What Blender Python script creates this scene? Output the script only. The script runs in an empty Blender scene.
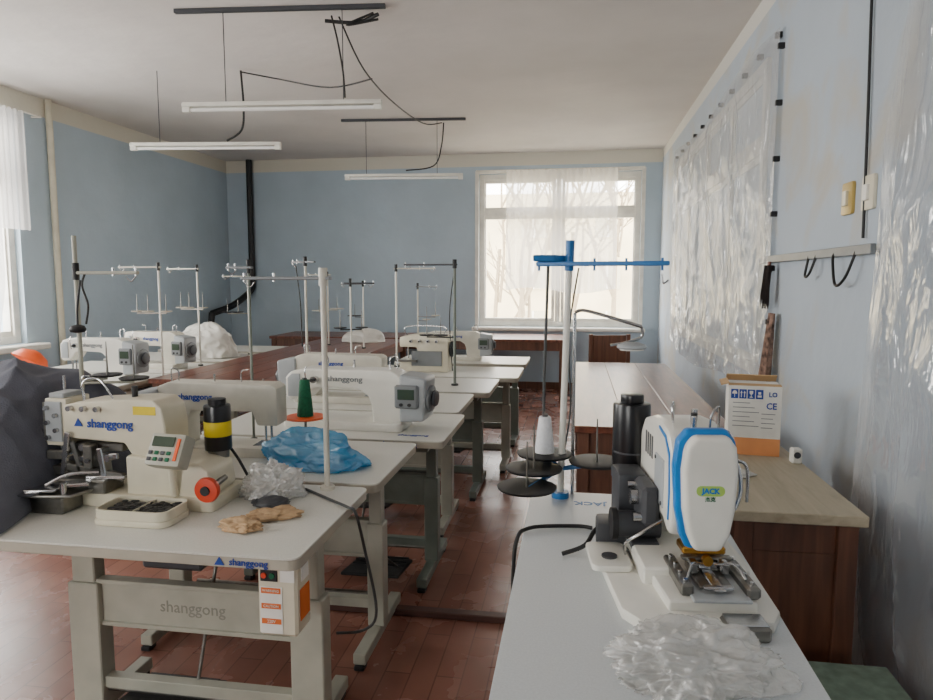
import bpy, bmesh, math, random
from mathutils import Vector, Matrix, noise, Euler
random.seed(7)
SC=bpy.context.scene
COL=bpy.context.collection
rad=math.radians
# ------------------------------------------------------------------ camera
f=680.0
cam=bpy.data.cameras.new('camera'); co=bpy.data.objects.new('camera',cam); COL.objects.link(co)
cam.lens=f/933*36; cam.clip_start=0.02
co.location=(0,0,1.5)
co.rotation_euler=(math.pi/2-math.atan(70/f),0,math.atan(109/math.hypot(f,70)))
SC.camera=co
# ------------------------------------------------------------------ materials
def srgb(r,g,b):
    def c(v):
        v/=255.0
        return v/12.92 if v<=0.04045 else ((v+0.055)/1.055)**2.4
    return (c(r),c(g),c(b),1)
MATS={}
def newmat(name):
    m=bpy.data.materials.new(name); m.use_nodes=True
    nt=m.node_tree
    return m,nt,nt.nodes['Principled BSDF']
def pm(name,col,rough=.5,metal=0,var=.08,scale=8,bump=0,bscale=60,coat=0,detail=3):
    if name in MATS: return MATS[name]
    m,nt,p=newmat(name)
    c=srgb(*col)
    tc=nt.nodes.new('ShaderNodeTexCoord'); n=nt.nodes.new('ShaderNodeTexNoise')
    n.inputs['Scale'].default_value=scale; n.inputs['Detail'].default_value=detail
    nt.links.new(tc.outputs['Object'],n.inputs['Vector'])
    r=nt.nodes.new('ShaderNodeValToRGB')
    lo=tuple(x*(1-var*1.6) for x in c[:3])+(1,); hi=tuple(min(1,x*(1+var)) for x in c[:3])+(1,)
    r.color_ramp.elements[0].color=lo; r.color_ramp.elements[0].position=.3
    r.color_ramp.elements[1].color=hi; r.color_ramp.elements[1].position=.7
    nt.links.new(n.outputs['Fac'],r.inputs['Fac']); nt.links.new(r.outputs['Color'],p.inputs['Base Color'])
    p.inputs['Roughness'].default_value=rough; p.inputs['Metallic'].default_value=metal
    p.inputs['Coat Weight'].default_value=coat
    if bump:
        n2=nt.nodes.new('ShaderNodeTexNoise'); n2.inputs['Scale'].default_value=bscale
        nt.links.new(tc.outputs['Object'],n2.inputs['Vector'])
        b=nt.nodes.new('ShaderNodeBump'); b.inputs['Strength'].default_value=bump; b.inputs['Distance'].default_value=.01
        nt.links.new(n2.outputs['Fac'],b.inputs['Height']); nt.links.new(b.outputs['Normal'],p.inputs['Normal'])
    MATS[name]=m; return m
WHITE=pm('white_enamel',(226,224,214),.35,0,.05,coat=.2)
CREAM=pm('cream_enamel',(214,207,184),.4,0,.06,coat=.1)
OLDW=pm('aged_white_enamel',(204,200,186),.4,0,.1)
TOP=pm('speckled_laminate',(214,213,204),.36,0,.05,scale=220,detail=6)
TOPN=pm('grey_laminate',(206,211,213),.28,0,.04,scale=200)
EDGE=pm('table_edge_band',(178,172,156),.5)
STEEL=pm('painted_steel_beige',(170,169,154),.45,0,.1)
STEELD=pm('embossed_steel_shadow',(132,132,120),.5)
STEELG=pm('painted_steel_green_grey',(118,126,116),.5,0,.12)
CHROME=pm('chrome',(190,190,190),.22,1,.05)
DSTEEL=pm('worn_steel',(130,128,122),.35,.9,.15,scale=30)
BLACK=pm('black_plastic',(24,24,26),.55,0,.2)
BLACKG=pm('black_gloss',(20,20,23),.28,0,.2)
DGREY=pm('dark_grey_plastic',(60,62,66),.45)
GREY=pm('grey_plastic',(120,124,126),.45)
LGREY=pm('light_grey_plastic',(165,170,172),.4)
BLUE=pm('blue_plastic',(20,120,195),.35,0,.08)
BLUEP=pm('blue_painted_metal',(30,110,175),.35)
RED=pm('red_orange_plastic',(205,60,25),.4)
ORANGE=pm('orange_plastic',(240,95,35),.4)
YEL=pm('yellow_label',(225,200,30),.5)
GREEN=pm('green_thread',(10,100,65),.75,0,.2,scale=90)
LIME=pm('lime_badge',(170,205,95),.5)
WTHREAD=pm('white_thread',(230,232,235),.8,0,.06,scale=120)
LOGOB=pm('blue_print',(25,65,150),.5)
LABELO=pm('orange_print',(222,112,48),.6)
CORANGE=pm('carton_orange',(226,152,96),.7)
PAPER=pm('paper_white',(232,230,222),.7)
TAN=pm('tan_paper',(190,158,120),.8,0,.15,scale=30,bump=.4,bscale=40)
CARD=pm('carton_board',(196,160,115),.8,0,.08)
BRASS=pm('brass',(190,140,60),.3,1)
SCREEN=pm('lcd_screen',(60,75,60),.2)
CLOTH=pm('charcoal_cloth',(98,100,110),.9,0,.12,scale=9,bump=.3,bscale=200)
WCLOTH=pm('white_cover_cloth',(215,213,205),.85,0,.07)
GCLOTH=pm('green_grey_cloth',(120,138,122),.9,0,.15,scale=30)
CABLE=pm('black_cable',(18,18,18),.5)
GCABLE=pm('grey_cable',(70,72,72),.5)
PIPEC=pm('cream_pipe_paint',(205,200,180),.5)
FRAME=pm('window_paint',(228,225,215),.45,0,.08)
BARK=pm('bark',(146,132,108),.9)
FUR=pm('dark_bristle',(35,25,22),.9,0,.3,scale=60)
RUST=pm('dark_red_metal',(80,50,42),.5)
def woodmat(name,c1,c2,rough=.3,axis='Y',scale=3.0,coat=.3):
    m,nt,p=newmat(name)
    tc=nt.nodes.new('ShaderNodeTexCoord'); mp=nt.nodes.new('ShaderNodeMapping')
    s={'X':(1,10,10),'Y':(10,1,10),'Z':(10,10,1)}[axis]
    mp.inputs['Scale'].default_value=s
    n=nt.nodes.new('ShaderNodeTexNoise'); n.inputs['Scale'].default_value=scale; n.inputs['Detail'].default_value=6; n.inputs['Distortion'].default_value=.6
    r=nt.nodes.new('ShaderNodeValToRGB')
    r.color_ramp.elements[0].color=srgb(*c1); r.color_ramp.elements[0].position=.3
    r.color_ramp.elements[1].color=srgb(*c2); r.color_ramp.elements[1].position=.7
    nt.links.new(tc.outputs['Object'],mp.inputs['Vector']); nt.links.new(mp.outputs['Vector'],n.inputs['Vector'])
    nt.links.new(n.outputs['Fac'],r.inputs['Fac']); nt.links.new(r.outputs['Color'],p.inputs['Base Color'])
    p.inputs['Roughness'].default_value=rough; p.inputs['Coat Weight'].default_value=coat; p.inputs['Coat Roughness'].default_value=.2
    return m
BROWN=woodmat('varnished_brown_wood',(84,42,30),(128,74,52),.34,coat=.15)
DBROWN=woodmat('dark_brown_wood',(82,50,36),(118,76,54),.45,'Z',coat=.2)
TANW=woodmat('tan_plywood',(160,150,126),(184,174,150),.6,'Y',coat=0)
def wallmat(name,col,cream,split=3.03,stain=False):
    m,nt,p=newmat(name)
    tc=nt.nodes.new('ShaderNodeTexCoord'); sp=nt.nodes.new('ShaderNodeSeparateXYZ')
    nt.links.new(tc.outputs['Object'],sp.inputs[0])
    n=nt.nodes.new('ShaderNodeTexNoise'); n.inputs['Scale'].default_value=1.3; n.inputs['Detail'].default_value=7
    nt.links.new(tc.outputs['Object'],n.inputs['Vector'])
    r=nt.nodes.new('ShaderNodeValToRGB'); c=srgb(*col)
    r.color_ramp.elements[0].color=tuple(x*.9 for x in c[:3])+(1,); r.color_ramp.elements[0].position=.3
    r.color_ramp.elements[1].color=tuple(min(1,x*1.06) for x in c[:3])+(1,); r.color_ramp.elements[1].position=.75
    nt.links.new(n.outputs['Fac'],r.inputs['Fac'])
    src=r.outputs['Color']
    if stain:
        n3=nt.nodes.new('ShaderNodeTexNoise'); n3.inputs['Scale'].default_value=2.2; n3.inputs['Detail'].default_value=8; n3.inputs['Distortion'].default_value=.7
        nt.links.new(tc.outputs['Object'],n3.inputs['Vector'])
        r3=nt.nodes.new('ShaderNodeValToRGB'); r3.color_ramp.elements[0].position=.52; r3.color_ramp.elements[0].color=(0,0,0,1)
        r3.color_ramp.elements[1].position=.68; r3.color_ramp.elements[1].color=(.65,.65,.65,1)
        nt.links.new(n3.outputs['Fac'],r3.inputs['Fac'])
        mx=nt.nodes.new('ShaderNodeMix'); mx.data_type='RGBA'
        nt.links.new(r3.outputs['Color'],mx.inputs['Factor']); nt.links.new(src,mx.inputs[6]); mx.inputs[7].default_value=srgb(186,178,160)
        src=mx.outputs[2]
    mt=nt.nodes.new('ShaderNodeMath'); mt.operation='GREATER_THAN'; mt.inputs[1].default_value=split
    nt.links.new(sp.outputs['Z'],mt.inputs[0])
    m2=nt.nodes.new('ShaderNodeMix'); m2.data_type='RGBA'
    nt.links.new(mt.outputs[0],m2.inputs['Factor']); nt.links.new(src,m2.inputs[6]); m2.inputs[7].default_value=srgb(*cream)
    nt.links.new(m2.outputs[2],p.inputs['Base Color'])
    p.inputs['Roughness'].default_value=.75
    n2=nt.nodes.new('ShaderNodeTexNoise'); n2.inputs['Scale'].default_value=6; n2.inputs['Detail'].default_value=8
    nt.links.new(tc.outputs['Object'],n2.inputs['Vector'])
    b=nt.nodes.new('ShaderNodeBump'); b.inputs['Strength'].default_value=.35; b.inputs['Distance'].default_value=.02
    nt.links.new(n2.outputs['Fac'],b.inputs['Height']); nt.links.new(b.outputs['Normal'],p.inputs['Normal'])
    return m
WALLB=wallmat('blue_wall_paint',(179,196,208),(212,208,194))
WALLR=wallmat('pale_blue_wall_paint',(178,189,199),(210,208,200),3.08,True)
CEIL=wallmat('ceiling_whitewash',(212,207,202),(212,207,202),9)
def floormat():
    m,nt,p=newmat('red_brown_linoleum')
    tc=nt.nodes.new('ShaderNodeTexCoord')
    br=nt.nodes.new('ShaderNodeTexBrick')
    br.inputs['Color1'].default_value=srgb(164,114,97); br.inputs['Color2'].default_value=srgb(151,101,86); br.inputs['Mortar'].default_value=srgb(124,82,70)
    br.inputs['Scale'].default_value=1; br.inputs['Mortar Size'].default_value=.003; br.inputs['Brick Width'].default_value=.6; br.inputs['Row Height'].default_value=.10
    mp=nt.nodes.new('ShaderNodeMapping'); mp.inputs['Rotation'].default_value=(0,0,math.pi/2)
    nt.links.new(tc.outputs['Object'],mp.inputs['Vector']); nt.links.new(mp.outputs['Vector'],br.inputs['Vector'])
    n=nt.nodes.new('ShaderNodeTexNoise'); n.inputs['Scale'].default_value=4; n.inputs['Detail'].default_value=9; n.inputs['Distortion'].default_value=.5
    nt.links.new(tc.outputs['Object'],n.inputs['Vector'])
    mx=nt.nodes.new('ShaderNodeMix'); mx.data_type='RGBA'; mx.blend_type='MULTIPLY'; mx.inputs['Factor'].default_value=.45
    nt.links.new(br.outputs['Color'],mx.inputs[6]); nt.links.new(n.outputs['Fac'],mx.inputs[7])
    nt.links.new(mx.outputs[2],p.inputs['Base Color'])
    r=nt.nodes.new('ShaderNodeMapRange'); r.inputs[3].default_value=.14; r.inputs[4].default_value=.38
    nt.links.new(n.outputs['Fac'],r.inputs[0]); nt.links.new(r.outputs[0],p.inputs['Roughness'])
    return m
FLOOR=floormat()
def filmmat(name,tint,opac,gloss=.35,rough=.12,bump=1.0,scale=5,trl=.5,stretch=(1,1,1),dist=.05,detail=4,warp=1.0):
    m=bpy.data.materials.new(name); m.use_nodes=True; nt=m.node_tree; nt.nodes.clear()
    o=nt.nodes.new('ShaderNodeOutputMaterial')
    tc=nt.nodes.new('ShaderNodeTexCoord'); mp=nt.nodes.new('ShaderNodeMapping'); mp.inputs['Scale'].default_value=stretch
    n=nt.nodes.new('ShaderNodeTexNoise'); n.inputs['Scale'].default_value=scale; n.inputs['Detail'].default_value=detail; n.inputs['Distortion'].default_value=warp
    nt.links.new(tc.outputs['Object'],mp.inputs['Vector']); nt.links.new(mp.outputs['Vector'],n.inputs['Vector'])
    b=nt.nodes.new('ShaderNodeBump'); b.inputs['Strength'].default_value=bump; b.inputs['Distance'].default_value=dist
    nt.links.new(n.outputs['Fac'],b.inputs['Height'])
    t=nt.nodes.new('ShaderNodeBsdfTransparent'); t.inputs['Color'].default_value=(.95,.96,.97,1) if sum(tint)>500 else srgb(*[min(255,v+60) for v in tint])
    d=nt.nodes.new('ShaderNodeBsdfDiffuse'); d.inputs['Color'].default_value=srgb(*tint)
    l=nt.nodes.new('ShaderNodeBsdfTranslucent'); l.inputs['Color'].default_value=srgb(*tint)
    g=nt.nodes.new('ShaderNodeBsdfGlossy'); g.inputs['Roughness'].default_value=rough; g.inputs['Color'].default_value=(.9,.9,.9,1)
    for s in (d,g): nt.links.new(b.outputs['Normal'],s.inputs['Normal'])
    m1=nt.nodes.new('ShaderNodeMixShader'); m1.inputs[0].default_value=trl
    nt.links.new(d.outputs[0],m1.inputs[1]); nt.links.new(l.outputs[0],m1.inputs[2])
    m2=nt.nodes.new('ShaderNodeMixShader'); m2.inputs[0].default_value=opac
    nt.links.new(t.outputs[0],m2.inputs[1]); nt.links.new(m1.outputs[0],m2.inputs[2])
    m3=nt.nodes.new('ShaderNodeMixShader'); m3.inputs[0].default_value=gloss
    nt.links.new(m2.outputs[0],m3.inputs[1]); nt.links.new(g.outputs[0],m3.inputs[2])
    nt.links.new(m3.outputs[0],o.inputs['Surface'])
    return m
FILM=filmmat('clear_polythene_film',(234,238,241),.34,.26,.12,.8,4.0,.12,(1,1.5,.8),.05,5,1.5)
FILM2=filmmat('clear_polythene_sheet',(222,227,232),.28,.22,.13,.8,3.0,.15,(1,2.0,.5),.05,4,1.2)
BAGC=filmmat('clear_bag_plastic',(236,234,228),.42,.16,.2,.6,16,.25)
BAGB=filmmat('blue_bag_plastic',(85,175,220),.7,.14,.2,.5,11,.35)
SHEER=filmmat('sheer_curtain_cloth',(232,229,226),.60,.0,.5,.1,20,.45)
# ------------------------------------------------------------------ mesh builder
def cat(pts,n=6,closed=False):
    P=[Vector(p) for p in pts]
    if len(P)<3: return P
    out=[]
    for i in range(len(P)-1):
        p0=P[max(i-1,0)];p1=P[i];p2=P[i+1];p3=P[min(i+2,len(P)-1)]
        for k in range(n):
            t=k/n
            out.append(.5*((2*p1)+(-p0+p2)*t+(2*p0-5*p1+4*p2-p3)*t*t+(-p0+3*p1-3*p2+p3)*t**3))
    out.append(P[-1]); return out
class B:
    def __init__(s,*mats): s.bm=bmesh.new(); s.mats=list(mats)
    def _add(s,bm,mi,M=None,bev=0,seg=2):
        if bev>0:
            bmesh.ops.bevel(bm,geom=[e for e in bm.edges if len(e.link_faces)==2 and e.calc_face_angle(0)>.5],offset=bev,segments=seg,profile=.6,affect='EDGES',clamp_overlap=True)
        if M is not None: bm.transform(M)
        bmesh.ops.recalc_face_normals(bm,faces=bm.faces)
        for f_ in bm.faces: f_.material_index=mi
        me=bpy.data.meshes.new('t'); bm.to_mesh(me); bm.free(); s.bm.from_mesh(me); bpy.data.meshes.remove(me); return s
    def box(s,lo,hi,mi=0,bev=0.002,rot=None,seg=1):
        lo=Vector(lo);hi=Vector(hi);c=(lo+hi)/2;d=hi-lo
        bm=bmesh.new(); bmesh.ops.create_cube(bm,size=1)
        for v in bm.verts: v.co=Vector((v.co.x*d.x,v.co.y*d.y,v.co.z*d.z))
        M=Matrix.Translation(c)
        if rot: M=M@Euler([rad(a) for a in rot]).to_matrix().to_4x4()
        return s._add(bm,mi,M,min(bev,min(abs(x) for x in d)*.4) if bev else 0,seg)
    def cyl(s,p0,p1,r0,mi=0,r1=None,seg=16,bev=0):
        p0=Vector(p0);p1=Vector(p1); d=p1-p0; L=d.length
        bm=bmesh.new(); bmesh.ops.create_cone(bm,cap_ends=True,segments=seg,radius1=r0,radius2=r0 if r1 is None else r1,depth=L)
        M=Matrix.Translation((p0+p1)/2)@d.to_track_quat('Z','Y').to_matrix().to_4x4()
        return s._add(bm,mi,M,bev)
    def lathe(s,prof,o=(0,0,0),mi=0,axis='Z',seg=24,cap=True):
        bm=bmesh.new(); rings=[]
        for r,z in prof:
            rings.append([bm.verts.new((max(r,1e-4)*math.cos(2*math.pi*k/seg),max(r,1e-4)*math.sin(2*math.pi*k/seg),z)) for k in range(seg)])
        for a,b in zip(rings,rings[1:]):
            for k in range(seg): bm.faces.new((a[k],a[(k+1)%seg],b[(k+1)%seg],b[k]))
        if cap: bm.faces.new(rings[0][::-1]); bm.faces.new(rings[-1])
        q={'Z':Matrix.Identity(4),'X':Matrix.Rotation(math.pi/2,4,'Y'),'Y':Matrix.Rotation(-math.pi/2,4,'X')}[axis]
        return s._add(bm,mi,Matrix.Translation(o)@q)
    def prism(s,pts,lo,hi,plane='XZ',mi=0,bev=0,seg=2):
        bm=bmesh.new()
        def m(a,b,h): return {'XZ':(a,h,b),'YZ':(h,a,b),'XY':(a,b,h)}[plane]
        v0=[bm.verts.new(m(a,b,lo)) for a,b in pts]; v1=[bm.verts.new(m(a,b,hi)) for a,b in pts]
        n=len(pts); bm.faces.new(v0); bm.faces.new(v1[::-1])
        for i in range(n): bm.faces.new((v0[i],v1[i],v1[(i+1)%n],v0[(i+1)%n]))
        bmesh.ops.recalc_face_normals(bm,faces=bm.faces)
        return s._add(bm,mi,None,bev,seg)
    def tube(s,pts,r,mi=0,seg=8,n=6,smooth=True):
        P=cat(pts,n) if smooth else [Vector(p) for p in pts]
        bm=bmesh.new(); rings=[]; up=None
        for i,p in enumerate(P):
            d=(P[min(i+1,len(P)-1)]-P[max(i-1,0)])
            if d.length<1e-7: d=Vector((0,0,1))
            d.normalize()
            if up is None: up=d.orthogonal().normalized()
            up=(up-d*up.dot(d)).normalized(); w=d.cross(up)
            rr=r(i/(len(P)-1)) if callable(r) else r
            rings.append([bm.verts.new(p+(up*math.cos(2*math.pi*k/seg)+w*math.sin(2*math.pi*k/seg))*rr) for k in range(seg)])
        for a,b in zip(rings,rings[1:]):
            for k in range(seg): bm.faces.new((a[k],a[(k+1)%seg],b[(k+1)%seg],b[k]))
        bm.faces.new(rings[0][::-1]); bm.faces.new(rings[-1])
        return s._add(bm,mi)
    def ball(s,c,r,mi=0,seg=16):
        bm=bmesh.new(); bmesh.ops.create_uvsphere(bm,u_segments=seg,v_segments=seg//2+2,radius=1)
        r=(r,r,r) if not hasattr(r,'__len__') else r
        return s._add(bm,mi,Matrix.Translation(c)@Matrix.Diagonal((*r,1)))
    def obj(s,name,parent=None,label=None,loc=None,rot=None):
        bm=s.bm
        for f_ in bm.faces: f_.smooth=True
        for e in bm.edges:
            if len(e.link_faces)==2 and e.calc_face_angle(0)>.6: e.smooth=False
        me=bpy.data.meshes.new(name); bm.to_mesh(me); bm.free()
        for m in s.mats: me.materials.append(m)
        o=bpy.data.objects.new(name,me); COL.objects.link(o)
        if parent: o.parent=parent
        if label: o['label']=label
        if loc: o.location=loc
        if rot: o.rotation_euler=[rad(a) for a in rot]
        return o
def top(o,label,category,group=None):
    o['label']=label; o['category']=category
    if group: o['group']=group
    return o
def thing(name,label,category,loc=(0,0,0),rz=0,group=None):
    e=bpy.data.objects.new(name,None); e.empty_display_size=.1; COL.objects.link(e)
    e.location=loc; e.rotation_euler=(0,0,rad(rz)); return top(e,label,category,group)
def struct(o): o['kind']='structure'; return o
def copytree(o,loc,rz=None,**kw):
    n=o.copy(); COL.objects.link(n); n.location=loc
    if rz is not None: n.rotation_euler=(0,0,rad(rz))
    for k,v in kw.items(): n[k]=v
    def rec(a,b):
        for c in a.children:
            d=c.copy(); COL.objects.link(d); d.parent=b; rec(c,d)
    rec(o,n); return n
def text(s,size,mat,parent,loc,rot,name='lettering',bold=0.0,align='CENTER',ext=.0006):
    cu=bpy.data.curves.new('t','FONT'); cu.body=s; cu.size=size; cu.extrude=ext; cu.offset=bold; cu.align_x=align; cu.align_y='CENTER'; cu.resolution_u=2
    t=bpy.data.objects.new('t',cu); COL.objects.link(t)
    dg=bpy.context.evaluated_depsgraph_get(); me=bpy.data.meshes.new_from_object(t.evaluated_get(dg))
    bpy.data.objects.remove(t); me.name=name; me.materials.clear(); me.materials.append(mat)
    o=bpy.data.objects.new(name,me); COL.objects.link(o); o.parent=parent; o.location=loc; o.rotation_euler=[rad(a) for a in rot]
    return o
def rrect(x0,y0,x1,y1,r,n=4):
    pts=[]
    for cx,cy,a in((x1-r,y1-r,0),(x0+r,y1-r,90),(x0+r,y0+r,180),(x1-r,y0+r,270)):
        for k in range(n+1):
            t=rad(a+90*k/n); pts.append((cx+r*math.cos(t),cy+r*math.sin(t)))
    return pts
# ------------------------------------------------------------------ room
XL,XR,YB,YF,ZC=-5.0,1.1,9.35,-3.0,3.2
b=B(FLOOR).box((XL-.3,YF-.3,-.1),(XR+.3,YB+.3,0),0,0); struct(b.obj('floor'))
b=B(CEIL).box((XL-.3,YF-.3,ZC),(XR+.3,YB+.3,ZC+.15),0,0); struct(b.obj('ceiling'))
wx0,wx1,wz0,wz1=-1.32,.84,.86,2.93
b=B(WALLB); T=.35
b.box((XL-.3,YB,0),(wx0,YB+T,ZC),0,0); b.box((wx1,YB,0),(XR+.3,YB+T,ZC),0,0)
b.box((wx0,YB,0),(wx1,YB+T,wz0),0,0); b.box((wx0,YB,wz1),(wx1,YB+T,ZC),0,0)
struct(b.obj('wall_back'))
LW=[(.2,2.2,.92,3.0),(3.65,5.55,.92,3.0)]
b=B(WALLB); y=YF
for (a,c,z0,z1) in LW:
    b.box((XL-T,y,0),(XL,a,ZC),0,0); b.box((XL-T,a,0),(XL,c,z0),0,0); b.box((XL-T,a,z1),(XL,c,ZC),0,0); y=c
b.box((XL-T,y,0),(XL,YB,ZC),0,0)
struct(b.obj('wall_left'))
b=B(WALLR).box((XR,YF,0),(XR+T,YB,ZC),0,0); struct(b.obj('wall_right'))
fill_win=[(-3.6,-1.8,.92,3.0)]  # unseen window behind the camera, kept for some fill light
b=B(WALLB); x=XL-.3
for (a,c,z0,z1) in fill_win:
    b.box((x,YF-T,0),(a,YF,ZC),0,0); b.box((a,YF-T,0),(c,YF,z0),0,0); b.box((a,YF-T,z1),(c,YF,ZC),0,0); x=c
b.box((x,YF-T,0),(XR+.3,YF,ZC),0,0); struct(b.obj('wall_front'))
def winframe(name,L,H,cols,transom,w=.07):
    b=B(FRAME,CHROME); d=.06
    b.box((0,-d,0),(w,d,H)); b.box((L-w,-d,0),(L,d,H)); b.box((w,-d,0),(L-w,d,w)); b.box((w,-d,H-w),(L-w,d,H))
    b.box((w,-d*.9,transom-w/2),(L-w,d*.9,transom+w/2))
    for c in cols: b.box((c-w/2,-d*.95,w),(c+w/2,d*.95,H-w))
    xs=[0]+list(cols)+[L]
    for x0,x1 in zip(xs,xs[1:]):
        for z0,z1 in((w,transom-w/2),(transom+w/2,H-w)):
            a,c=x0+w*.6,x1-w*.6; s=.045
            b.box((a,-.035,z0),(a+s,.035,z1)); b.box((c-s,-.035,z0),(c,.035,z1)); b.box((a,-.034,z0),(c,.034,z0+s)); b.box((a,-.034,z1-s),(c,.034,z1))
    return struct(b.obj(name))
o=winframe('window_1',wx1-wx0,wz1-wz0,[1.08],1.55); o.location=(wx0,YB+.12,wz0)
for i,(a,c,z0,z1) in enumerate(LW):
    o=winframe('window_%d'%(i+2),c-a,z1-z0,[(c-a)*.5],1.5); o.location=(XL-.12,a,z0); o.rotation_euler=(0,0,rad(90))
for i,(a,c,z0,z1) in enumerate(fill_win):
    o=winframe('window_%d'%(i+4),c-a,z1-z0,[(c-a)*.5],1.5); o.location=(a,YF-.12,z0)
b=B(FRAME).box((wx0-.08,YB-.14,wz0-.05),(wx1+.08,YB+.1,wz0-.002),0,.01); struct(b.obj('trim_1'))
b=B(FRAME).box((XL-.1,3.55,.86),(XL+.14,5.68,.915),0,.01); struct(b.obj('trim_2'))
b=B(FRAME)
b.box((wx0-.05,YB-.012,wz0),(wx0,YB+.02,wz1+.04)); b.box((wx1,YB-.012,wz0),(wx1+.05,YB+.02,wz1+.04)); b.box((wx0,YB-.012,wz1),(wx1,YB+.02,wz1+.04)); struct(b.obj('trim_3'))
b=B(PIPEC).cyl((XL+.03,5.95,0),(XL+.03,5.95,3.2),.03); struct(b.obj('trim_4'))
b=B(DBROWN).box((XL,5.6,0),(XL+.02,YB,.1)).box((XL+.02,YB-.02,0),(wx1,YB,.1)); struct(b.obj('baseboard_back'))
o=winframe('window_7',3.6,1.85,[.9,1.8,2.7],1.35); o.location=(XR-.005,4.3,.93); o.rotation_euler=(0,0,rad(90)); o.scale=(1,.35,1)
b=B(pm('daylight_pane_panel',(204,212,218),.6,0,.08,scale=3)).box((XR-.008,4.33,.95),(XR+.01,7.87,2.76)); struct(b.obj('trim_5'))  # closed pale panel; its colour stands in for daylight through the covered window
# ------------------------------------------------------------------ world + light
w=bpy.data.worlds.new('sky'); SC.world=w; w.use_nodes=True
bg=w.node_tree.nodes['Background']; bg.inputs['Color'].default_value=(1.0,.98,.95,1); bg.inputs['Strength'].default_value=16.0
def portal(loc,sx,sy,rot):
    l=bpy.data.lights.new('window_portal','AREA'); l.shape='RECTANGLE'; l.size=sx; l.size_y=sy; l.energy=10
    l.cycles.is_portal=True
    o=bpy.data.objects.new('window_portal',l); COL.objects.link(o); o.location=loc; o.rotation_euler=[rad(a) for a in rot]
portal(((wx0+wx1)/2,YB+.34,(wz0+wz1)/2),wx1-wx0,wz1-wz0,(-90,0,0))
for (a,c,z0,z1) in LW: portal((XL-.34,(a+c)/2,(z0+z1)/2),z1-z0,c-a,(0,-90,0))
for (a,c,z0,z1) in fill_win: portal(((a+c)/2,YF-.34,(z0+z1)/2),c-a,z1-z0,(90,0,0))
b=B(pm('dry_ground',(190,180,155),.9)).box((-40,YB+.4,-3.2),(40,60,-3)); b.obj('ground_outside')['kind']='structure'
t=thing('backdrop_building','pale yellow plastered building added as backdrop outside the window','building',(-2,38,-3))  # backdrop added so the window view does not blow out to sky white
bb=B(pm('yellow_plaster',(218,204,168),.9,0,.18,scale=.35,detail=6)); bb.box((-16,0,0),(16,6,9.2),0,0); bb.obj('facade',t)
for i in range(7):
    for j in range(3): B(pm('pale_panes',(190,182,156),.4),FRAME).box((-13+i*4,-.05,1.2+j*2.8),(-11.6+i*4,.05,2.8+j*2.8)).box((-12.35+i*4,-.08,1.2+j*2.8),(-12.25+i*4,-.04,2.8+j*2.8),1).obj('facade_window',t)
def tree(loc,h,seed,r0=.09):
    random.seed(seed); b=B(BARK)
    def br(p,d,L,r,dep):
        q=p+d*L; b.tube([p,p+d*L*.5+Vector((random.uniform(-.05,.05)*L,0,0)),q],lambda t:r*(1-.4*t),0,6,3)
        if dep>0:
            for k in range(3 if dep>1 else 4):
                nd=(d+Vector((random.uniform(-.8,.8),random.uniform(-.5,.5),random.uniform(-.1,.6)))).normalized()
                br(p+d*L*random.uniform(.45,1),nd,L*random.uniform(.5,.7),r*.6,dep-1)
    br(Vector(loc),Vector((0,0,1)),h,r0,4)
    return top(b.obj('bare_tree'),'leafless tree with thin branches outside the window','tree','bare trees outside')
tree((-1.2,16,-3),4.6,3); tree((1.0,18,-3),5.0,11); tree((-.1,22,-3),6.0,5); tree((-2.2,20,-3),5.4,8)
# ------------------------------------------------------------------ curtains / films
def sheet(name,mat,nu,nv,fn):
    bm=bmesh.new(); g=[[bm.verts.new(fn(i/nu,j/nv)) for j in range(nv+1)] for i in range(nu+1)]
    for i in range(nu):
        for j in range(nv): bm.faces.new((g[i][j],g[i+1][j],g[i+1][j+1],g[i][j+1]))
    b=B(mat); me=bpy.data.meshes.new('t'); bm.to_mesh(me); bm.free(); b.bm.from_mesh(me)
    return b.obj(name)
t=thing('sheer_curtain','short white sheer curtain hung over the middle of the window','curtain',(0,0,0))
o=sheet('curtain_cloth',SHEER,120,20,lambda u,v:(-.94+1.47*u,YB-.07+.03*math.sin(u*75+math.sin(u*9)*2)*(.5+.5*(1-v)),1.36+1.60*v+.04*math.sin(u*7)*(1-v))); o.parent=t
B(FRAME).cyl((wx0-.02,YB-.07,2.965),(wx1+.02,YB-.07,2.965),.007).box((wx0-.03,YB-.075,2.955),(wx0-.01,YB,2.975)).box((wx1+.01,YB-.075,2.955),(wx1+.03,YB,2.975)).obj('curtain_rod',t)
t=thing('sheer_curtain','long white sheer curtain beside the side window','curtain',(0,0,0))
def lc(u,v):
    zb=.98 if u<.42 else .98+.97*min(1,(u-.42)*10)
    return (XL+.09+.03*math.sin(u*60+math.sin(u*9)*2),4.9+.68*u,zb+(3.0-zb)*v)
o=sheet('curtain_cloth',SHEER,90,20,lc); o.parent=t
B(FRAME).cyl((XL+.09,3.5,3.0),(XL+.09,5.78,3.0),.008).box((XL,5.76,2.99),(XL+.1,5.775,3.01)).box((XL,3.5,2.99),(XL+.1,3.515,3.01)).obj('curtain_rod',t)
def wr(y,z,s,fine=1):
    a=noise.noise(Vector((y*2.2+z*.3,z*.5,s)))*.5+.5
    c=1-abs(noise.noise(Vector((y*3.0-z*.8,z*1.2+y*.4,s+4))))*2
    d=1-abs(noise.noise(Vector((y*6+z*2,z*3.5,s+9))))*2
    e=1-abs(noise.noise(Vector((y*11-z*5,z*8,s+15))))*2
    return a*.035+max(0,c)**3*.022+fine*(max(0,d)**3*.010+max(0,e)**3*.004)
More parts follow.
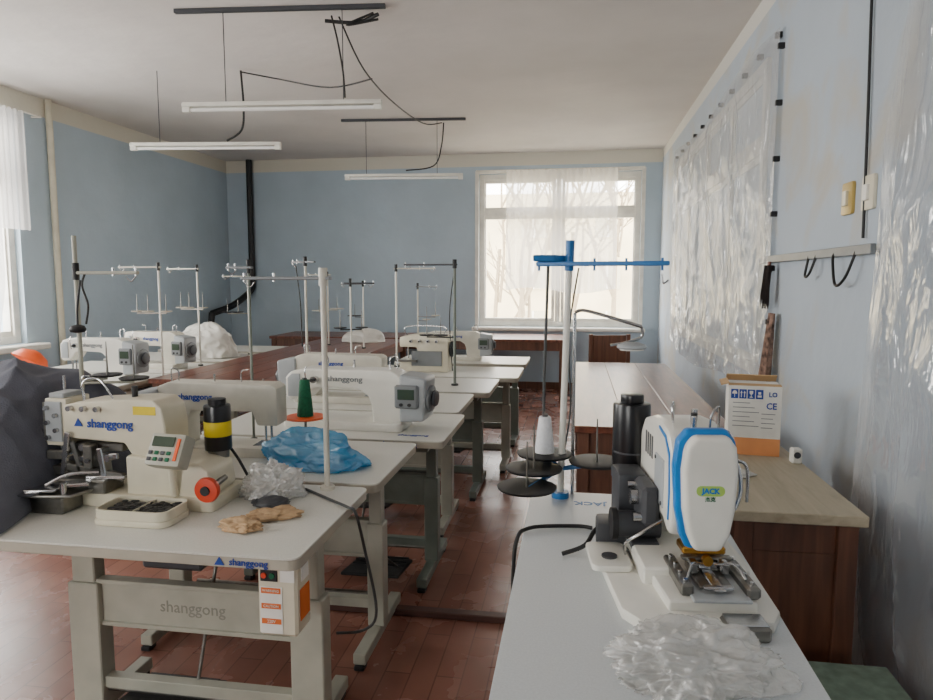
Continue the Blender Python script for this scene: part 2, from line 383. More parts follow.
def film1(u,v):
    y=4.05+3.95*u; z=(.80+.12*math.sin(u*8)*.4)+(2.86-.80)*v
    e=min(u,1-u,1-v)*14; e=min(1,e)
    return (XR-.03-wr(y,z,1,.85)*1.15*e,y,z)
t=thing('plastic_film','large wrinkled clear plastic sheet nailed over the wall window','plastic film')
o=sheet('film_sheet',FILM,210,120,film1); o.parent=t
for k in range(11):
    y=4.12+k*.38; B(BLACK).box((XR-.035,y-.015,2.825),(XR,y+.015,2.855)).obj('film_fastener',t)
for k in range(7): B(BLACK).box((XR-.035,4.05,.95+k*.3),(XR,4.072,.98+k*.3)).obj('film_fastener',t)
def film2(u,v):
    y0=2.72-.32*max(0,v-.72)/.28+.05*math.sin(v*7); y=1.0+(y0-1.0)*u; z=.0+2.78*v
    s=noise.noise(Vector((y*3.2+z*.35,z*.35,21)))
    return (XR-.03-(wr(y,z,5,.6)*1.3+.03*max(0,s))*min(1,(1-v)*10)*min(1,(1-u)*6)-.05*(1-v)*(.5+.5*math.sin(y*3))*min(1,(1-u)*3),y,z)
o=sheet('plastic_film',FILM2,130,150,film2); top(o,'clear plastic sheet hanging from wall down to the floor','plastic film')
# ------------------------------------------------------------------ pipes, wires on walls
b=B(BLACK).tube([(-4.62,YB-.06,3.2),(-4.62,YB-.06,1.5)],.045,smooth=False).tube([(-4.62,YB-.06,1.52),(-4.63,YB-.1,1.35),(-4.75,YB-.4,1.15),(-4.85,YB-.8,1.05)],.045)
b.tube([(-4.85,YB-.8,1.06),(-4.88,YB-.85,.6),(-4.88,YB-.85,0)],.045)
top(b.obj('stove_pipe'),'black metal stove pipe rising along the wall corner','pipe')
b=B(CABLE).tube([(XR-.012,2.92,3.2),(XR-.012,2.9,2.6),(XR-.012,2.87,2.1),(XR-.012,2.85,1.66)],.006)
top(b.obj('wall_cable'),'thin black electric cable running down the wall','cable')
t=thing('wall_bar','horizontal galvanised metal bar fixed on the wall','metal bar',(XR,0,1.61))
B(GREY).box((-.035,2.72,-.014),(-.015,4.26,.024)).box((-.015,2.72,-.014),(0,4.26,-.004)).obj('rail',t)
B(CABLE).tube([(-.03,2.86,.0),(-.05,2.9,-.1),(-.05,3.0,-.13),(-.04,3.07,-.03),(-.03,3.08,.0)],.006).obj('hook',t)
B(CABLE).tube([(-.03,3.3,0),(-.05,3.32,-.08),(-.05,3.38,-.09),(-.03,3.4,0)],.006).obj('hook',t)
for (y,m,l) in((3.03,pm('brass_plate',(186,160,90),.4,.2),'beige yellowed wall socket'),(2.83,CREAM,'beige double wall light switch')):
    t=thing('light_switch' if y<3 else 'wall_socket',l,'switch' if y<3 else 'socket',(XR,y,1.83))
    B(m).prism(rrect(-.055,-.065,.055,.065,.012),-.014,0,'YZ',0,.003).obj('cover_plate',t)
    B(CREAM if y>3 else WHITE).box((-.026,-.018,-.03),(-.012,.018,.03)).obj('rocker',t)
t=thing('hanging_brush','dark bristle brush hanging on wall beside the plastic','brush',(XR-.05,3.98,1.6))
bb=B(FUR,BROWN); bb.cyl((0,0,-.02),(0,0,.0),.01,1)
for k in range(90):
    a=random.uniform(0,6.28); r=random.uniform(.01,.045); bb.cyl((r*.5*math.cos(a),r*.5*math.sin(a),-.02),(-abs(r*math.cos(a))*.9,r*math.sin(a)*1.4,-.2-random.random()*.06),.004,0,.001,5)
bb.obj('bristles',t)
def rag(u,v):
    return (XR-.03-.05*(.5+.5*math.sin(u*14+v*3))*(.4+.6*(1-v)),3.88+.16*u*(1-.4*v),.86+.46*v)
o=sheet('hanging_rag',pm('patterned_rag',(130,104,90),.9,0,.5,scale=28),24,16,rag); top(o,'patterned brown rag hanging down the wall','rag')
# ------------------------------------------------------------------ ceiling lamps
def tubelamp(p0,p1,rail,wires):
    p0=Vector(p0);p1=Vector(p1); c=(p0+p1)/2; d=p1-p0; L=d.length; ang=math.degrees(math.atan2(d.y,d.x))
    t=thing('fluorescent_lamp','white fluorescent tube fitting hung on thin wires','ceiling lamp',c,ang,'hanging fluorescent lamps')
    B(WHITE).prism([(-.028,.0),(.028,.0),(.018,.028),(-.018,.028)],-L/2,L/2,'YZ',0,.003).obj('fitting',t)
    B(pm('tube_glass',(240,240,236),.3,0,.02)).cyl((-L/2+.05,0,-.018),(L/2-.05,0,-.018),.012).obj('tube',t)
    for s in(-1,1): B(WHITE).box((min(s*L/2,s*(L/2-.05)),-.018,-.034),(max(s*L/2,s*(L/2-.05)),.018,0)).obj('lamp_holder',t)
    for wx in wires: B(DGREY).cyl((wx,0,.02),(wx,0,ZC-c.z),.003).obj('hanging_wire',t)
    if rail:
        B(DGREY).box((-L/2-.03,-.016,ZC-c.z-.025),(L/2+.03,.016,ZC-c.z)).obj('ceiling_rail',t)
    return t
tubelamp((-2.5,4.15,2.6),(-1.22,4.27,2.6),1,(-.36,.4))
tubelamp((-3.65,5.26,2.6),(-2.41,5.42,2.6),0,(-.38,))
tubelamp((-2.46,7.15,2.6),(-1.2,7.28,2.6),1,(-.4,.36))
b=B(CABLE)
b.tube([(-1.55,4.3,3.16),(-1.5,4.26,3.0),(-1.46,4.24,2.8),(-1.45,4.24,2.64)],.006)
b.tube([(-1.25,4.32,3.16),(-1.4,4.35,3.13),(-1.6,4.32,3.14)],.012)
b.tube([(-1.28,4.32,3.17),(-1.45,4.3,3.1),(-1.25,4.32,3.13)],.008)
b.tube([(-1.5,4.3,3.15),(-1.5,4.8,2.98),(-1.5,5.6,2.95),(-1.45,6.5,2.98),(-1.42,7.25,3.15)],.006)
b.tube([(-1.4,7.25,3.15),(-1.42,7.22,2.9),(-1.5,7.2,2.7),(-1.8,7.2,2.66)],.007)
b.tube([(-2.71,5.36,3.19),(-2.7,5.37,2.9),(-2.72,5.36,2.72),(-2.85,5.36,2.64)],.009)
b.tube([(-2.71,5.36,3.18),(-2.4,5.4,3.12),(-1.9,5.2,2.98),(-1.5,5.0,2.97)],.006)
top(b.obj('hanging_cable'),'loose black cables looping between the ceiling lamps','cable')
# ------------------------------------------------------------------ tables
def sewtable(x0,x1,y0,y1,topm=TOP,legm=STEEL,label='white laminate sewing machine table on a grey steel stand',pedal=(0,0),wide=False,H=.76,hlegs=None):
    cx,cy=(x0+x1)/2,(y0+y1)/2; L=x1-x0; D=y1-y0
    t=thing('sewing_table',label,'table',(cx,cy,0),0,'sewing machine tables')
    B(topm,EDGE).prism(rrect(-L/2,-D/2,L/2,D/2,.03),H-.006,H,'XY',0,.001,1).prism(rrect(-L/2+.001,-D/2+.001,L/2-.001,D/2-.001,.03),H-.036,H-.006,'XY',1,.002,1).obj('tabletop',t)
    alongx = L>=D
    lx=hlegs or ((-L/2+.2,L/2-.12) if alongx else (-D/2+.2,D/2-.2))
    for s in lx:
        bb=B(legm,BLACK); W=.035 if not wide else .055
        def pt(a,b_,z): return (a,b_,z) if alongx else (b_,a,z)
        def bx(a0,b0,z0,a1,b1,z1,mi=0):
            p=pt(a0,b0,z0);q=pt(a1,b1,z1); bb.box([min(i,j) for i,j in zip(p,q)],[max(i,j) for i,j in zip(p,q)],mi,.004)
        hd=(D if alongx else L)/2
        bx(s-W,-.035,.06,s+W,.035,.5); bx(s-W*.75,-.028,.5,s+W*.75,.028,H-.07)
        bx(s-.025,-hd+.06,.02,s+.025,hd-.04,.065); bx(s-.03,-hd+.08,H-.075,s+.03,hd-.08,H-.036)
        bx(s-.02,-hd+.05,0,s+.02,-hd+.1,.02,1); bx(s-.02,hd-.1,0,s+.02,hd-.05,.02,1)
        bb.obj('leg',t)
    bb=B(legm)
    a,c=lx
    if alongx:
        bb.box((a+.02,-.012,.36),(c-.02,.012,.50),0,.004).box((a+.02,-.02,.35),(c-.02,.02,.365)).box((a+.02,-.02,.495),(c-.02,.02,.51))
        bb.box((a,-.02,.13),(c,.02,.17))
    else: bb.box((-.012,a+.04,.36),(.012,c-.04,.5),0,.004)
    bb.obj('crossbeam',t)
    if pedal and alongx:
        px,py=pedal
        bb=B(DSTEEL,BLACK).box((px-.15,py-.15,.10),(px+.13,py+.14,.115),1,.004,(-8,0,0)).cyl((a,py*.3,.12),(c,py*.3,.12),.010,0)
        for k in range(6): bb.box((px-.14,py-.13+k*.045,.113),(px+.12,py-.12+k*.045,.119),1,0,None)
        bb.obj('foot_pedal',t)
        B(DSTEEL).cyl((px+.09,py+.0,.11),(.12,.12,H-.2),.006).obj('pedal_rod',t)
        B(DGREY).box((-.1,.02,H-.22),(.12,.2,H-.036),0,.01).obj('motor_box',t)
    return t
T1=sewtable(-1.92,-.72,1.65,2.29,TOP,STEEL,'white laminate sewing table with lettering on its front edge',wide=True,hlegs=(-.28,.50))
text('shanggong',.027,LOGOB,T1,(.462,-.3225,.741),(90,0,0),'edge_lettering',.0004)
B(LOGOB).prism([(-.015,-.010),(.015,-.010),(0,.013)],0,.0012,'XY').obj('edge_emblem',T1,None,(.378,-.3215,.741),(90,0,0))
text('shanggong',.056,STEELD,T1,(.10,-.0125,.43),(90,0,0),'beam_lettering',.0002,ext=.0003)
sb=B(CREAM).box((.46,-.27,.51),(.575,-.17,.718),0,.008).obj('switch_box',T1)
B(BLACK,RED,GREEN,PAPER).box((.47,-.274,.67),(.52,-.27,.705),0).cyl((.482,-.278,.688),(.482,-.27,.688),.008,1).cyl((.506,-.278,.688),(.506,-.27,.688),.008,2).box((.528,-.273,.67),(.57,-.27,.705),3).obj('switch_button',sb)
B(LABELO,PAPER).box((.468,-.2725,.52),(.533,-.27,.655),1,0).box((.472,-.274,.636),(.529,-.2722,.652),0,0).box((.472,-.274,.592),(.529,-.2722,.607),0,0).box((.472,-.274,.548),(.529,-.2722,.563),0,0).box((.5752,-.25,.55),(.5775,-.185,.64),0,0).box((.5752,-.24,.66),(.5775,-.19,.70),1,0).obj('warning_label',sb,'orange and white warning stickers')
for a,z,s in(('WARNING',.644,.010),('CAUTION',.5995,.010),('220V',.5555,.012)):
    text(a,s,PAPER,sb,(.5005,-.2748,z),(90,0,0),'label_lettering')
T2=sewtable(-1.9,-.70,2.33,2.97,pedal=(.38,.44),hlegs=(-.40,.50)); T3=sewtable(-1.8,-.59,3.01,3.66,TOP,STEELG); T4=sewtable(-1.84,-.64,3.7,4.34,TOP,STEEL)
T5=sewtable(-1.75,-.55,4.40,5.04,TOP,STEELG); T6=sewtable(-1.62,-.42,5.1,5.74,TOP,STEEL); T7=sewtable(-1.62,-.42,5.95,6.55,TOP,STEELG)
text('shanggong',.030,LOGOB,T3,(.42,-.327,.740),(90,0,0),'edge_lettering',.0006)
B(LOGOB).prism([(-.016,-.012),(.016,-.012),(0,.014)],0,.0012,'XY').obj('edge_emblem',T3,None,(.325,-.3265,.742),(90,0,0))
text('shanggong',.036,LOGOB,T3,(.44,-.22,.7606),(0,0,0),'tabletop_lettering',.0010)
sewtable(-3.2,-1.97,1.8,2.44,hlegs=(-.4,.0))
sewtable(-4.4,-3.15,4.25,4.9); sewtable(-4.4,-3.15,4.95,5.6); sewtable(-4.4,-3.15,5.75,6.4); sewtable(-4.4,-3.15,6.6,7.2,TOP,STEELG)
TN=sewtable(-.14,.46,1.0,2.35,TOPN,STEEL,'light grey laminate sewing table beside the aisle')
text('JACK',.045,BLUEP,TN,(-.10,.56,.7605),(0,0,180),'tabletop_lettering',.001)
B(DGREY).cyl((.08,-.13,.759),(.08,-.13,.763),.012).obj('screw_cap',TN)
B(DGREY).cyl((-.05,-.12,.759),(-.05,-.12,.762),.006).obj('screw_cap',TN)
def woodtable(x0,x1,y0,y1,H,topm,legm,label,panel=True,boards=4,rz=0):
    cx,cy=(x0+x1)/2,(y0+y1)/2; L=x1-x0; D=y1-y0
    t=thing('work_table',label,'table',(cx,cy,0),rz)
    bb=B(topm)
    if L>D:
        for k in range(boards): bb.box((-L/2,-D/2+D/boards*k+.001,H-.035),(L/2,-D/2+D/boards*(k+1)-.001,H),0,.003)
    else:
        for k in range(boards): bb.box((-L/2+L/boards*k+.001,-D/2,H-.035),(-L/2+L/boards*(k+1)-.001,D/2,H),0,.003)
    bb.obj('tabletop',t)
    i=.05
    for sx in(-1,1):
        for sy in(-1,1): B(legm).box((sx*(L/2-i)-.03,sy*(D/2-i)-.03,0),(sx*(L/2-i)+.03,sy*(D/2-i)+.03,H-.035)).obj('leg',t)
    bb=B(legm); q=i+.028
    bb.box((-L/2+q,-D/2+i-.01,H-.14),(L/2-q,-D/2+i+.01,H-.036)).box((-L/2+q,D/2-i-.01,H-.14),(L/2-q,D/2-i+.01,H-.036))
    bb.box((-L/2+i-.01,-D/2+q,H-.14),(-L/2+i+.01,D/2-q,H-.036)).box((L/2-i-.01,-D/2+q,H-.14),(L/2-i+.01,D/2-q,H-.036)); bb.obj('apron',t)
    if panel: B(legm).box((-L/2+q,-D/2+i-.008,.08),(L/2-q,-D/2+i+.008,H-.14)).box((-L/2+i-.008,-D/2+q,.08),(-L/2+i+.008,D/2-q,H-.14)).obj('side_panel',t)
    return t
woodtable(0,.78,3.36,6.05,.78,BROWN,DBROWN,'long varnished red-brown wooden table with panelled sides',boards=3)
woodtable(.49,.90,2.18,3.12,.78,TANW,DBROWN,'pale plywood topped table with dark wooden legs',boards=1)
woodtable(-3.08,-2.02,4.5,8.1,.78,BROWN,DBROWN,'long varnished brown wooden cutting table',False,5)
woodtable(-3.9,-.1,8.25,9.1,.78,BROWN,DBROWN,'brown wooden table along the wall below the window',False,4)
o=woodtable(.64,.93,1.68,2.08,.36,GCLOTH,DBROWN,'low wooden stool covered with grey-green cloth',False,1); o['category']='stool'; o.name='low_stool'
top(B(RUST,DSTEEL).box((-1.3,2.83,0),(-.12,2.88,.03),0,.004).obj('floor_conduit'),'dark metal cable conduit lying across the floor','conduit')
# ------------------------------------------------------------------ lockstitch machines
def lockstitch(loc,rz,body=WHITE,label='white industrial lockstitch sewing machine',motor=True,logo='shanggong',sc=1.0,sz=None,square=False,tx=.03):
    t=thing('sewing_machine',label,'sewing machine',loc,rz,'industrial sewing machines')
    out=[(.25,.03),(.25,.25),(.235,.28),(.2,.30),(-.20,.295),(-.245,.28),(-.27,.25),(-.27,.16),(-.255,.135),(-.19,.135),(-.17,.16),(-.14,.2),(-.08,.205),(.06,.2),(.10,.17),(.115,.12),(.12,.03)]
    if square: out=[(.25,.03),(.25,.29),(.2,.31),(-.25,.305),(-.275,.29),(-.275,.13),(-.185,.13),(-.165,.19),(.10,.19),(.12,.15),(.12,.03)]
    B(body).prism(out,-.06,.06,'XZ',0,.010 if square else .022,2 if square else 4).prism(rrect(-.27,-.09,.25,.09,.02),0,.042,'XY',0,.006,2).obj('body',t)
    B(LGREY).prism([(-.255,.155),(-.2,.155),(-.2,.27),(-.235,.27),(-.255,.25)],-.066,-.058,'XZ',0,.002).obj('face_plate',t)
    B(CHROME).cyl((-.225,0,.06),(-.225,0,.15),.006).cyl((-.225,0,.042),(-.225,0,.07),.002).cyl((-.205,.012,.06),(-.205,.012,.15),.005).box((-.24,-.02,.044),(-.2,.015,.05)).obj('needle_bar',t)
    B(CHROME).box((-.26,-.05,.042),(-.16,.05,.0445),0,.001).obj('throat_plate',t)
    B(CHROME,BLACK).cyl((-.13,-.06,.245),(-.13,-.085,.245),.017,0).cyl((-.13,-.085,.245),(-.13,-.1,.245),.008,1).tube([(-.17,-.065,.22),(-.17,-.075,.28),(-.165,-.07,.31)],.003,0).obj('tension_dial',t)
    B(CHROME).tube([(-.1,0,.3),(-.1,0,.35),(-.13,0,.36)],.003).obj('thread_guide',t)
    B(CHROME).cyl((.02,0,.3),(.02,0,.34),.004).obj('thread_pin',t)
    B(CHROME).tube([(.18,0,.295),(.18,0,.35),(.21,0,.36),(.21,0,.30)],.003).obj('bobbin_winder',t)
    if motor:
        B(LGREY,GREY).prism([(.24,.045),(.345,.055),(.355,.265),(.24,.285)],-.075,.075,'XZ',0,.018,3).cyl((.35,0,.16),(.362,0,.16),.065,1,bev=.004).obj('servo_motor',t)
        B(GREY,SCREEN,BLACK).box((.225,-.092,.12),(.325,-.068,.235),0,.008).box((.24,-.095,.165),(.31,-.09,.215),1).cyl((.255,-.096,.14),(.255,-.09,.14),.008,2).cyl((.29,-.096,.14),(.29,-.09,.14),.008,2).obj('control_panel',t)
    B(DGREY,CHROME).lathe([(.02,0),(.038,.003),(.042,.010),(.036,.018),(.02,.02)],(.362 if motor else .252,0,.16),0,'X').obj('handwheel',t)
    if logo:
        text(logo,.038,LOGOB if body is OLDW else GREY,t,(-.0,-.0615,.25),(90,0,0),'maker_lettering',.0008)
        text(logo,.036,LOGOB,t,(tx,.0625,.25),(90,0,180),'maker_lettering',.0010)
    t.scale=(sc,sc,sz or sc)
    return t
lockstitch((-1.12,3.28,.76),-4,WHITE,sc=1.2,sz=1.0)
lockstitch((-1.42,3.96,.76),180,OLDW,'aged cream industrial lockstitch sewing machine',sc=1.05,sz=.95,square=True)
lockstitch((-1.50,2.68,.76),184,OLDW,'aged white industrial lockstitch sewing machine seen from behind',square=True,tx=.08)
lockstitch((-3.50,4.55,.76),-3,sc=1.05); lockstitch((-3.50,5.25,.76),-8,OLDW,sc=1.0,square=True)
lockstitch((-1.1,6.2,.76),3,OLDW,sz=.9)
def overlock(loc,rz):
    t=thing('overlock_machine','yellowed overlock sewing machine with dials and guides','sewing machine',loc,rz)
    B(CREAM).prism([(-.2,0),(.2,0),(.2,.3),(-.05,.31),(-.2,.28),(-.2,.2),(-.06,.2),(-.04,.1),(-.2,.09)],-.09,.09,'XZ',0,.015,2).obj('body',t)
    for k in range(4): B(CHROME,BLACK).cyl((-.1+k*.07,-.09,.25),(-.1+k*.07,-.12,.25),.014,0).cyl((-.1+k*.07,-.12,.25),(-.1+k*.07,-.135,.25),.007,1).obj('tension_dial',t)
    B(CHROME).tube([(-.15,0,.28),(-.16,0,.36),(.15,0,.36),(.15,0,.3)],.004).obj('thread_guide',t)
    B(CHROME).cyl((-.15,0,.1),(-.15,0,.2),.006).obj('needle_bar',t)
    B(BLACK).lathe([(.02,0),(.06,.004),(.065,.02),(.05,.035)],(.2,0,.18),0,'X').obj('handwheel',t)
    B(DSTEEL).box((-.22,-.14,.085),(-.05,-.09,.1)).obj('work_plate',t)
    B(CREAM,GREY).box((-.1,-.1,.05),(.15,-.09,.17),1).obj('front_cover',t)
overlock((-1.2,5.42,.76),0)
# ------------------------------------------------------------------ thread stands
def spool(parent,o,mat=WTHREAD,h=.12,r=.03):
    return B(mat,DGREY).lathe([(r,0),(r*1.02,.006),(r*.62,h),(r*.55,h+.004)],o,0,'Z').cyl((o[0],o[1],o[2]+h),(o[0],o[1],o[2]+h+.012),r*.3,1).obj('thread_cone',parent)
def stand(loc,rz,h=.84,pole=OLDW,arm=GREY,armlen=.3,back=.06,r=.008,trays=((-.1,0,.42),(.1,0,.42)),traym=BLACK,tr=.075,cord=None,label='pole thread stand with guide arm and spool trays',clampm=None,drop=0,group='pole thread stands'):
    t=thing('thread_stand',label,'thread stand',loc,rz,group)
    B(pole,clampm or BLACK).cyl((0,0,0),(0,0,h),r,0).cyl((0,0,0),(0,0,.012),r*2.6,1).cyl((0,0,h-.05-drop),(0,0,h+.012-drop),r*1.5,1).obj('pole',t)
    a=h-drop
    bb=B(arm,CHROME); bb.prism([(-back,-.009),(armlen,-.009),(armlen,.009),(-back,.009)],a-.03,a-.018,'XY',0,.003,1)
    bb.cyl((armlen-.01,0,a-.036),(armlen-.01,0,a-.006),.004,1).cyl((armlen*.6,0,a-.036),(armlen*.6,0,a-.006),.004,1).tube([(armlen-.01,0,a-.036),(armlen-.03,0,a-.055),(armlen-.05,0,a-.036)],.002,1)
    bb.obj('guide_arm',t)
    if trays:
        bb=B(arm)
        for q in trays: bb.cyl((0,0,q[2]-.01),(q[0],q[1],q[2]-.01),.005)
        bb.obj('tray_bracket',t)
        for q in trays:
            B(traym).lathe([(.012,-.004),(tr,0),(tr+.004,.006),(tr,.008),(.014,.004)],q,0).obj('spool_tray',t)
            B(DSTEEL).cyl(q,(q[0],q[1],q[2]+.13),.004,0,.002).obj('spool_pin',t)
    if cord: B(CABLE).tube(cord,.004).obj('cord',t)
    return t
S=thing('thread_stand','white pole thread stand with blue arms and black spool trays','thread stand',(-.04,2.29,.76))
B(WHITE,BLUEP).cyl((0,0,0),(.02,0,.86),.011,0).cyl((0,0,0),(0,0,.02),.03,1).cyl((.018,0,.77),(.021,0,.87),.015,1).obj('pole',S)
bb=B(BLUEP,CHROME); bb.prism([(-.09,-.018),(.33,-.08),(.33,-.045),(-.09,.018)],.785,.80,'XY',0,.003,1)
for xx in(-.08,.1,.2,.31): bb.cyl((xx,-.01-max(0,xx)*.15,.77),(xx,-.01-max(0,xx)*.15,.81),.004,0)
bb.prism([(-.10,-.05),(-.03,-.03),(.02,.03),(-.04,.05)],.80,.822,'XY',0,.003,1).tube([(.31,-.055,.76),(.315,-.055,.73),(.33,-.055,.74)],.003,1).obj('guide_arm',S)
trs=[(-.055,.0,.145),(-.085,-.10,.12),(-.10,-.21,.09),(.12,-.02,.13)]
bb=B(BLUEP)
for q in trs: bb.cyl((0,0,.1),(q[0],q[1],q[2]-.004),.008)
bb.obj('tray_bracket',S)
for q in trs:
    B(BLACK).lathe([(.012,-.004),(.09,0),(.094,.007),(.088,.009),(.014,.004)],q,0,seg=32).obj('spool_tray',S)
    B(DSTEEL).cyl(q,(q[0],q[1],q[2]+.15),.004,0,.002).obj('spool_pin',S)
B(GCABLE).tube([(-.05,0,.8),(-.055,.01,.6),(-.06,.02,.4),(-.06,.03,.2)],.005).tube([(.05,0,.78),(.02,.02,.55),(.03,.03,.3),(.0,.02,.1)],.003).obj('cord',S)
o=thing('thread_cone','white cone of sewing thread on black tray','thread',(-.04-.055,2.29,.76+.155)); spool(o,(0,0,0),WTHREAD,.12,.033)
L=thing('work_lamp','small chrome swing arm sewing lamp on the table','lamp',(.0,2.33,.76))
B(CHROME).cyl((0,0,0),(0,0,.63),.006).tube([(0,0,.63),(.03,0,.638),(.12,.0,.615),(.22,.0,.585)],.006).tube([(.22,.0,.585),(.222,.01,.55),(.17,.01,.53),(.12,.01,.52)],.005).obj('lamp_arm',L)
B(LGREY,WHITE).lathe([(.02,.018),(.045,.010),(.05,0),(.045,-.004)],(.19,.0,.515),0).cyl((.19,.0,.506),(.19,.0,.512),.04,1).obj('lamp_shade',L)
stand((-.86,2.25,.76),180,.77,OLDW,GREY,.30,.03,.010,None,label='beige pole thread stand beside the blue bag',clampm=OLDW)
stand((-1.46,2.9,.76),170,.82,STEELG,GREY,.12,.02,.006,None,tr=.03,label='thin grey pole thread stand')
stand((-1.80,2.24,.76),0,.90,STEEL,STEEL,.25,.0,.008,((.06,.06,.38),(.17,.06,.37)),tr=.05,cord=[(.04,0,.77),(.03,-.01,.72),(.05,-.01,.65),(.03,0,.58)],label='grey pole thread stand behind the buttonhole machine',drop=.11)
top(B(BLACK).lathe([(.004,0),(.024,.004),(.028,.014),(.022,.026),(.008,.03)],(-1.765,2.19,1.31),0).tube([(-1.765,2.19,1.34),(-1.77,2.2,1.4),(-1.76,2.21,1.50)],.004).obj('hanging_spool_cap'),'black cap hanging on the thread stand','spool cap')
TR=((-.05,0,.5),(.10,0,.5),(.19,0,.5))
w0=stand((-3.1,4.72,.76),180,.86,WHITE,OLDW,.33,.02,.008,TR,traym=OLDW,tr=.04)
copytree(w0,(-3.2,5.42,.76),168)
w1=stand((-3.20,6.33,.76),200,.80,OLDW,OLDW,.24,.03,.008,((.1,0,.42),(.2,0,.42)),traym=BLACK,tr=.05)
w2=stand((-1.74,4.24,.76),150,.88,OLDW,GREY,.14,.10,.008,None,cord=[(.1,0,.84),(.06,0,.6),(.05,0,.3)])
stand((-1.66,4.9,.76),20,.74,WHITE,DGREY,.18,.05,.007,((.08,0,.38),(-.08,0,.38)),tr=.045)
stand((-1.5,5.62,.76),0,.86,WHITE,OLDW,.34,.02,.009,None)
stand((-1.50,6.42,.76),-20,.70,OLDW,GREY,.22,.02,.008,((.1,0,.36),(.2,0,.40)),traym=OLDW,tr=.04)
stand((-2.2,6.9,.78),170,.70,WHITE,GREY,.26,.02,.008,((.1,0,.34),))
stand((-2.7,7.2,.78),190,.80,OLDW,OLDW,.22,.04,.008,((-.1,0,.4),(.1,0,.38)),traym=OLDW)
stand((-.83,4.68,.76),180,.87,STEELG,DGREY,.36,.02,.010,((.1,0,.35),(.2,0,.35)),tr=.05,cord=[(.0,-.02,.84),(.04,-.02,.5),(.02,-.02,.1)],label='dark grey pole thread stand at the table end')
o=thing('spool_stand','small spool stand with orange disc on the table','spool stand',(-1.19,2.86,.76))
B(DSTEEL,BLACK).cyl((0,0,0),(0,0,.13),.006,0).cyl((0,0,0),(0,0,.01),.03,1).obj('spindle',o)
B(ORANGE).lathe([(.01,.118),(.088,.122),(.092,.128),(.086,.132),(.01,.13)],(0,0,0),0).obj('disc',o)
o=thing('thread_cone','dark green cone of sewing thread on orange disc','thread',(-1.19,2.86,.893)); spool(o,(0,0,0),GREEN,.16,.036)
# ------------------------------------------------------------------ buttonhole machine on T1
M1=thing('buttonhole_machine','cream industrial button sewing machine with tray and panel','sewing machine',(-1.42,2.06,.76))
B(CREAM).prism([(-.255,.215),(-.26,.325),(-.2,.338),(.0,.352),(.07,.35),(.10,.325),(.11,.26),(.11,.05),(-.0,.05),(-.01,.16),(-.04,.205)],-.07,.07,'XZ',0,.010,3).prism([(-.02,.03),(.26,.03),(.28,.06),(.27,.13),(.24,.155),(-.02,.17)],-.095,.07,'XZ',0,.012,3).prism(rrect(-.3,-.11,.29,.11,.02),0,.045,'XY',0,.006).obj('body',M1)
B(CREAM,LGREY).box((-.335,-.058,.185),(-.255,.058,.345),0,.006,None,2).box((-.33,-.066,.20),(-.27,-.056,.335),1,.002).box((-.325,-.05,.345),(-.27,.04,.362),1,.003).obj('needle_head',M1)
bb=B(DSTEEL,CHROME)
bb.box((-.352,-.05,.19),(-.337,-.0,.33),0).box((-.365,-.045,.14),(-.350,-.02,.24),1,.002).cyl((-.31,-.02,.055),(-.31,-.02,.2),.007,1).cyl((-.285,-.04,.06),(-.285,-.04,.21),.006,1).cyl((-.265,.01,.06),(-.265,.01,.21),.007,0).box((-.325,-.06,.085),(-.25,.02,.115),0).box((-.33,-.07,.14),(-.255,-.05,.17),0,.003)
bb.box((-.255,-.09,.09),(-.235,-.075,.24),1,.003,(0,10,0)).box((-.215,-.085,.09),(-.20,-.072,.21),0,.003,(0,-14,0)).box((-.25,-.085,.095),(-.04,-.065,.12),0,.003,(0,8,0)).box((-.2,-.08,.145),(-.06,-.066,.165),1,.003,(0,-6,0)).cyl((-.33,.03,.335),(-.33,.03,.41),.006,1).cyl((-.18,-.09,.19),(-.18,-.06,.19),.012,1).cyl((-.24,-.095,.165),(-.24,-.06,.165),.012,1).cyl((-.09,-.09,.155),(-.09,-.06,.155),.010,1)
bb.box((-.17,-.10,.12),(-.14,-.06,.20),0,.004).box((-.12,-.09,.06),(-.10,-.05,.19),1,.003,(0,-8,0)).box((-.235,-.05,.17),(-.06,.05,.20),0,.004).cyl((-.15,-.108,.15),(-.15,-.09,.15),.008,1)
bb.obj('needle_linkage',M1)
for k in range(5): B(CHROME).cyl((-.318+(k%2)*.032,-.078,.215+.025*k),(-.318+(k%2)*.032,-.062,.215+.025*k),.008,0).obj('head_screw',M1)
bb=B(DSTEEL,CHROME).prism([(-.33,-.23),(-.14,-.20),(-.10,-.05),(-.3,-.05)],.055,.065,'XY',0,.002,1).prism([(-.29,-.22),(-.2,-.2),(-.18,-.1),(-.27,-.1)],.07,.08,'XY',1,.002,1).box((-.27,-.12,.045),(-.08,-.02,.09),0,.005).box((-.31,-.2,0),(-.17,-.1,.055),0,.005).cyl((-.17,-.19,.065),(-.17,-.19,.10),.01,1)
bb.prism([(-.34,-.25),(-.23,-.25),(-.23,-.22),(-.34,-.21)],.07,.075,'XY',1).tube([(-.26,-.16,.08),(-.2,-.13,.11),(-.12,-.09,.11)],.006,1).box((-.2,-.17,.08),(-.12,-.12,.092),1,.003,(0,0,25)).box((-.16,-.1,.09),(-.03,-.065,.10),1,.002,(0,0,8))
bb.obj('clamp_plate',M1)
for k in range(3): B(CHROME).cyl((-.225+k*.05,-.07,.318),(-.225+k*.05,-.088,.318),.009,0).obj('tension_dial',M1)
B(CHROME).tube([(-.2,-.04,.33),(-.2,-.04,.40),(-.14,-.04,.41),(-.1,-.03,.345)],.003,0).obj('thread_guide',M1)
B(CHROME).tube([(-.25,.03,.32),(-.26,.03,.40),(-.23,.03,.41)],.003).obj('thread_guide',M1)
